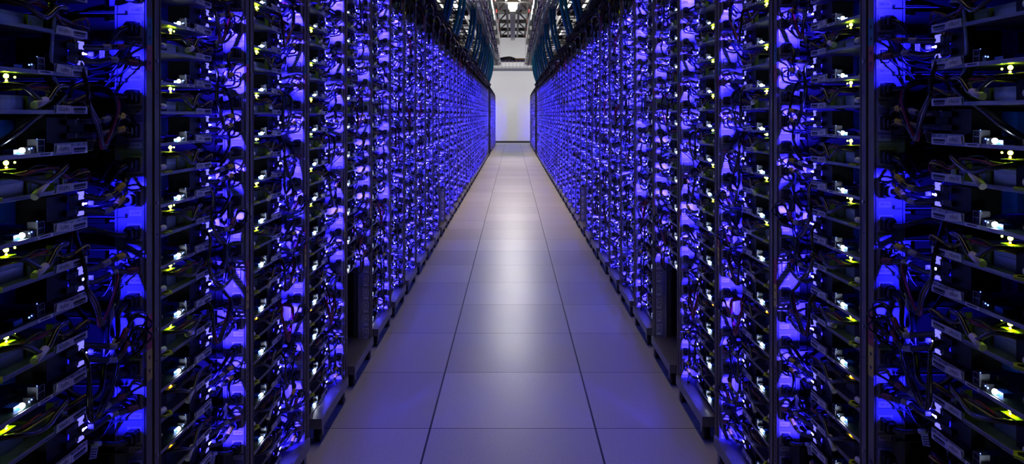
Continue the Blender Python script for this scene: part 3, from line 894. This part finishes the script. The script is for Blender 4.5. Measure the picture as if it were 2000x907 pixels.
# ------------------------------------------------------------------ overhead
def overhead():
    for s, side, yo, zo in SIDES:
        # black cable bundle lying along the rack tops
        r = empty('cable_bundle', (s * .76, 5.2, 1.945))
        rnd = random.Random(11)
        for q in range(20):
            x0 = rnd.uniform(-.11, .20); z0 = rnd.uniform(.0, .15); pts = []
            y = 0.
            while y < 16.9:
                pts.append((s * (x0 + rnd.uniform(-.03, .03)), y, max(.012, z0 + rnd.uniform(-.025, .025)))); y += .45
            m = MB(); m.tube(pts, rnd.uniform(.014, .027), 'cable_dull', 6, 3); m.build('cable', r)
        tag(r, 'thick black cable bundle lying along the tops of the %s rack row' % side, 'cable bundle')
        r = empty('cable_bundle', (s * .78, 23.0, 1.945))
        for q in range(8):
            x0 = rnd.uniform(-.08, .10); z0 = rnd.uniform(.02, .08)
            m = MB(); m.tube([(s * (x0 + rnd.uniform(-.02, .02)), i * .6, max(.015, z0 + rnd.uniform(-.02, .02))) for i in range(11)], .024, 'cable_dull', 6, 2); m.build('cable', r)
        tag(r, 'shorter black cable bundle on the %s row past the dark gap' % side, 'cable bundle')
        # jumper hoops standing on the front edge of the racks
        rnd = random.Random(4); n = 0
        for bi in range(7, 34):
            yb = BAYY[bi] + yo; n += 1
            m = MB(); h = rnd.uniform(.03, .07)
            m.tube([(0, 0, -.02), (0, 0, h), (.03, -.03, h + .02), (.06, -.05, h - .03), (.06, -.05, -.02)], .006, 'steel_light', 6, 4)
            m.box(-.006, .010, -.012, .0, h * .2, h * .2 + .02, rnd.choice(('yellowgreen', 'teal', 'wire_red', 'yellowgreen')))
            o = m.build('cable_hoop', None, (s * (DP - .008), yb + .02, ZT_POST + .01)); 
            tag(o, 'thin grey cable hoop on top of the %s' % RACKNAME(bi, side), 'cable hoop', 'cable hoops on the %s rack tops' % side)
        # basket cable tray above the row front
        r = empty('cable_tray', (s * .575, 9.5, 2.78))
        m = MB(); L_ = 15.4
        for x in (-.125, .125):
            for z in (0, .05, .10): m.box(x - .004, x + .004, 0, L_, z - .004, z + .004, 'steel_light')
        for x in (-.06, 0, .06): m.box(x - .003, x + .003, 0, L_, -.004, .002, 'steel_light')
        m.build('side_wires', r)
        m = MB(); y = 0
        while y < L_:
            m.box(-.125, .125, y, y + .009, -.009, -.003, 'steel_light')
            m.box(-.131, -.124, y, y + .009, -.009, .10, 'steel_light'); m.box(.124, .131, y, y + .009, -.009, .10, 'steel_light'); y += .15
        m.build('cross_wires', r)
        tag(r, 'long steel basket cable tray hanging over the %s rack row' % side, 'cable tray')
        # cables inside it
        r2 = empty('tray_cables', (s * .575, 9.5, 2.80)); rnd = random.Random(6)
        for q in range(7):
            x0 = -.10 + q * .032
            m = MB(); m.tube([(x0 + rnd.uniform(-.008, .008), i * .7, rnd.uniform(.0, .012)) for i in range(23)], .014, ('cable', 'hose', 'cable', 'cable', 'steel', 'hose', 'cable')[q], 6, 2)
            m.build('cable', r2)
        tag(r2, 'dark and blue cables lying in the basket tray over the %s row' % side, 'cables')
        # bright conduit along the inner edge of the tray
        m = MB(); m.tube([(0, 0, 0), (0, 15.6, 0)], .013, 'steel_light', 10, 1); m.tube([(.03 * s, 0, .04), (.03 * s, 15.6, .04)], .008, 'steel_light', 8, 1)
        for i in range(20): m.box(-.03, .03, .4 + i * .78, .46 + i * .78, -.03, .07, 'steel_light' if i % 2 else 'box_mid')
        for i in range(6): m.box(-.004, .004, 1 + i * 2.7, 1.01 + i * 2.7, 0, 2.2, 'steel')
        tag(m.build('conduit', None, (s * .405, 9.5, 2.80)), 'bright metal conduit beside the %s basket tray' % side, 'conduit')
        # busway boxes
        bw = empty('busway', (s * .555, 12.5, 3.72))
        m = MB(); m.box(-.04, .04, 0, 15.8, .12, .24, 'box_dark')
        for i in range(5): m.box(-.004, .004, .6 + i * 3.6, .61 + i * 3.6, .24, 1.28, 'steel')
        m.build('rail', bw)
        for i in range(8):
            m = MB(); y0 = .2 + i * 1.93; w = .075; lo = (-.10, .0, -.05)[i % 3]
            m.box(-w, w, y0, y0 + 1.35, lo, .12, 'box_dark')
            m.box(-w, w, y0 - .02, y0, lo, .11, 'box_light' if i % 3 == 0 else 'box_mid')
            m.box(-s * w - .004, -s * w + .004, y0 + .3, y0 + .5, .02, .09, 'box_mid')
            m.build('tap_box', bw)
        tag(bw, 'busway rail with grey tap boxes hung above the %s side' % side, 'busway')
        # blue hoses curving down onto the racks
        rnd = random.Random(21); n = 0
        ys = [6.5, 7.9, 9.3, 11.6, 13.6, 15.6, 17.4, 19.0, 20.4, 21.4, 22.2]
        for yy in ys:
            n += 1
            r = empty('blue_cable', (s * .70, yy, 2.05))
            for q in range(2):
                j = lambda a: rnd.uniform(-a, a)
                dx = q * .050; dyy = j(.05)
                m = MB(); m.tube([(s * (.03 + dx), .05 + dyy, -.02), (s * (-.015 + dx), dyy * .5, .10), (s * (-.085 + dx), -.06, .34 + j(.03)), (s * (-.125 + dx), -.08, .62), (s * (-.105 + dx), -.05, .86), (s * (-.04 + dx), .0, 1.12)],
                                 .023, 'hose', 8, 5)
                m.build('hose', r)
            tag(r, 'pair of thick blue cables curving down onto the %s racks, %s from the camera' % (side, ordn(n)), 'cable', 'blue cables over the %s row' % side)
        # steel cross members and outer trays
        n = 0
        for i in range(9):
            n += 1
            m = MB(); m.box(0, 3.3, 0, .07, 0, .10, 'girder')
            m.box(.02, .05, .02, .05, .10, 1.9, 'girder'); m.box(1.4, 1.44, .02, .06, .10, 1.9, 'girder')
            o = m.build('cross_beam', None, (s * .82, 9.5 + i * 2.25, 3.0 + .1 * (i % 2))); o.scale = (s, 1, 1)
            tag(o, 'dark steel cross beam over the %s racks, %s from the camera' % (side, ordn(n)), 'beam', 'cross beams over the %s row' % side)
        for q, (x, z) in enumerate(((1.05, 2.95), (1.75, 3.35), (2.6, 3.2))):
            m = MB(); y = 0
            for xx in (-.16, .16): m.box(xx - .01, xx + .01, 0, 24, 0, .09, 'steel')
            while y < 24: m.box(-.16, .16, y, y + .03, 0, .02, 'steel'); y += .62
            if q == 0: m.tube([(-.05, 0, .05), (-.03, 12, .06), (-.05, 24, .05)], .05, 'cable', 8, 3)
            o = m.build('ladder_tray', None, (s * x, 6.0, z))
            tag(o, 'dark ladder tray, %s out from the aisle above the %s racks' % (ordn(q + 1), side), 'cable tray', 'ladder trays above the %s racks' % side)
        for q, (x, yy) in enumerate(((1.5, 11.5), (2.1, 15.5), (1.45, 19.5), (2.3, 22.0), (1.6, 26.0), (2.4, 28.5))):
            r = empty('strip_light', (s * x, yy, 3.95))
            m = MB(); m.box(-.10, .10, -.65, .65, .04, .10, 'box_light'); m.box(-.004, .004, -.5, -.49, .1, 1.04, 'steel'); m.box(-.004, .004, .49, .5, .1, 1.04, 'steel'); m.build('housing', r)
            m = MB(); m.tube([(-.04, -.62, .02), (-.04, .62, .02)], .02, 'lamp_far', 8, 1); m.tube([(.04, -.62, .02), (.04, .62, .02)], .02, 'lamp_far', 8, 1); m.build('tube', r)
            tag(r, 'hanging strip light, %s from the camera beyond the %s racks' % (ordn(q + 1), side), 'light', 'strip lights beyond the %s racks' % side)
    # central truss
    tr = empty('ceiling_truss', (0, 11.0, 4.157))
    y0 = 0.; 
    for sx in (-1, 1):
        m = MB(); m.box(sx * .46 - .03, sx * .46 + .03, 0, 18.2, 0, .10, 'girder'); m.build('chord', tr)
        m = MB(); m.box(sx * .17 - .035, sx * .17 + .035, 0, 18.2, 0, .08, 'steel'); m.build('inner_rail', tr)
    k = 0; y = 18.2
    while y > .2:
        m = MB(); m.box(-.50, .50, y - .07, y + .07, -.01, .10, 'girder'); m.build('cross_bar', tr)
        for sx in (-1, 1):
            m = MB(); m.tube([(sx * .46, y - .05, .04), (sx * .17, y - 2.2, .04)], .022, 'girder', 6, 1); m.build('brace', tr)
            m = MB(); m.box(sx * .46 - .02, sx * .46 + .02, y - .9, y - .75, -.10, .0, 'red'); m.build('clamp', tr)
        y -= 2.28
    tag(tr, 'dark steel ladder truss hung under the ceiling over the aisle', 'truss')
    m = MB(); m.box(-.08, .08, 0, 8.2, 0, .09, 'batten')
    for i in range(4): m.box(-.006, .006, .5 + i * 2.4, .51 + i * 2.4, .09, .97, 'steel')
    tag(m.build('light_batten', None, (0, 21.0, 4.03)), 'long mottled grey batten hanging from the truss behind the lamp', 'batten')
    r = empty('ceiling_lamp', (0, 20.0, 4.02))
    m = MB(); m.box(-.13, .13, -.13, .13, .09, .14, 'batten'); m.box(-.01, .01, -.01, .01, .14, .2, 'steel'); m.build('housing', r)
    m = MB(); m.ball((0, 0, 0), .115, 'lamp', 20, 12); m.build('bulb', r)
    tag(r, 'glaring white lamp hanging from the truss over the aisle', 'lamp')
    # crossing trays at the far end
    r = empty('crossing_tray', (0, 27.6, 2.80))
    m = MB(); m.box(-1.5, 1.5, 0, .03, -.02, .07, 'box_light'); m.box(-1.5, 1.5, .30, .33, -.02, .05, 'box_light'); m.build('rail', r)
    m = MB()
    for i in range(-11, 12): m.box(i * .132 - .008, i * .132 + .008, 0, .02, .07, .34, 'steel_light')
    m.box(-1.5, 1.5, -.005, .02, .10, .115, 'steel'); m.box(-1.5, 1.5, .01, .02, .27, .28, 'steel_light')
    m.build('wire_side', r)
    tag(r, 'white cable bridge crossing the aisle with thin uprights', 'cable tray')
    r = empty('crossing_cables', (0, 28.2, 3.24))
    m = MB(); m.box(-1.5, 1.5, 0, .2, -.10, -.07, 'maroon')
    for x in (-1.2, 1.2): m.box(x - .006, x + .006, .09, .11, -.08, 1.76, 'steel')
    m.build('support', r)
    m = MB(); m.tube([(-1.5, .1, 0), (0, .1, -.01), (1.5, .1, .0)], .05, 'orange_cable', 8, 4); m.build('orange_cable', r)
    m = MB(); m.tube([(-1.5, .05, -.05), (0, .05, -.055), (1.5, .05, -.05)], .035, 'blue_cable', 8, 4); m.build('blue_cable', r)
    m = MB(); m.tube([(-.50, .05, .0), (-.3, .03, .04), (-.1, .02, .055), (.08, .03, .0)], .05, 'cable', 8, 4); m.build('black_cable', r)
    tag(r, 'orange, blue and black cables crossing the aisle above the white bridge', 'cables')
    # curved translucent-looking sheet drops beside the bridge
    # dark door-like gap post between the two rack groups
    for s, side, yo, zo in SIDES:
        m = MB(); m.box(0, .5, 0, 1.78, 0, 1.98, 'inner_dark'); m.box(-.004, .0, .02, .87, .05, 1.95, 'inner_dark'); m.box(-.004, .0, .91, 1.76, .05, 1.95, 'inner_dark'); m.box(-.010, -.004, .80, .83, .9, 1.1, 'box_mid')
        o = m.build('blanking_cabinet', None, (s * .672, GAPY + yo, 0)); o.scale = (s, 1, 1)
        tag(o, 'black cabinet with plain doors filling the gap in the %s row' % side, 'cabinet')
overhead()

# ------------------------------------------------------------------ added fill lights
def area(name, loc, rot, sx, sy, power, col, spread=PI):
    l = bpy.data.lights.new(name, 'AREA'); l.shape = 'RECTANGLE'; l.size = sx; l.size_y = sy; l.energy = power; l.color = col; l.spread = spread
    o = bpy.data.objects.new(name, l); COL.objects.link(o); o.location = loc; o.rotation_euler = rot; return o
for sx in (-1, 1):
    area('end_wall_fill', (sx * 2.3, 28.6, 2.6), (math.radians(90), 0, math.radians(sx * 32)), .8, 2.4, 60, (1, .98, .985))  # added area lights hidden behind the racks, brighten the end wall
area('aisle_fill', (0, 17.0, 4.9), (0, 0, 0), .09, 19, 90, (1, .74, .44), math.radians(62))  # added warm overhead fill, no fixture built for it
area('aisle_fill', (0, 4.0, 4.9), (0, 0, 0), .09, 6, 9, (1, .80, .55), math.radians(100))  # weaker added fill over the near aisle, also without fixture
w = bpy.data.worlds.new('world'); scn.world = w; w.use_nodes = True
w.node_tree.nodes['Background'].inputs[0].default_value = (0, 0, 0, 1)

# ------------------------------------------------------------------ camera
cam = bpy.data.cameras.new('camera'); co = bpy.data.objects.new('camera', cam); COL.objects.link(co)
co.location = (0, 0, CAMH); co.rotation_euler = (PI / 2, 0, 0)
cam.sensor_fit = 'HORIZONTAL'; cam.sensor_width = 36; cam.lens = 36 * F / 2000
cam.shift_x = -1.5 / 2000; cam.shift_y = -(453.5 - HZN) / 2000
cam.clip_start = .02; cam.clip_end = 100
scn.camera = co

scn.view_settings.view_transform = 'Standard'; scn.view_settings.look = 'None'
scn.view_settings.exposure = 0; scn.view_settings.gamma = 1; scn.view_settings.use_curve_mapping = False
c = scn.cycles
c.use_denoising = True; c.use_light_tree = True; c.max_bounces = 5; c.diffuse_bounces = 1; c.glossy_bounces = 3; c.transmission_bounces = 1
c.sample_clamp_indirect = 3.0; c.caustics_reflective = False; c.caustics_refractive = False; c.use_adaptive_sampling = False
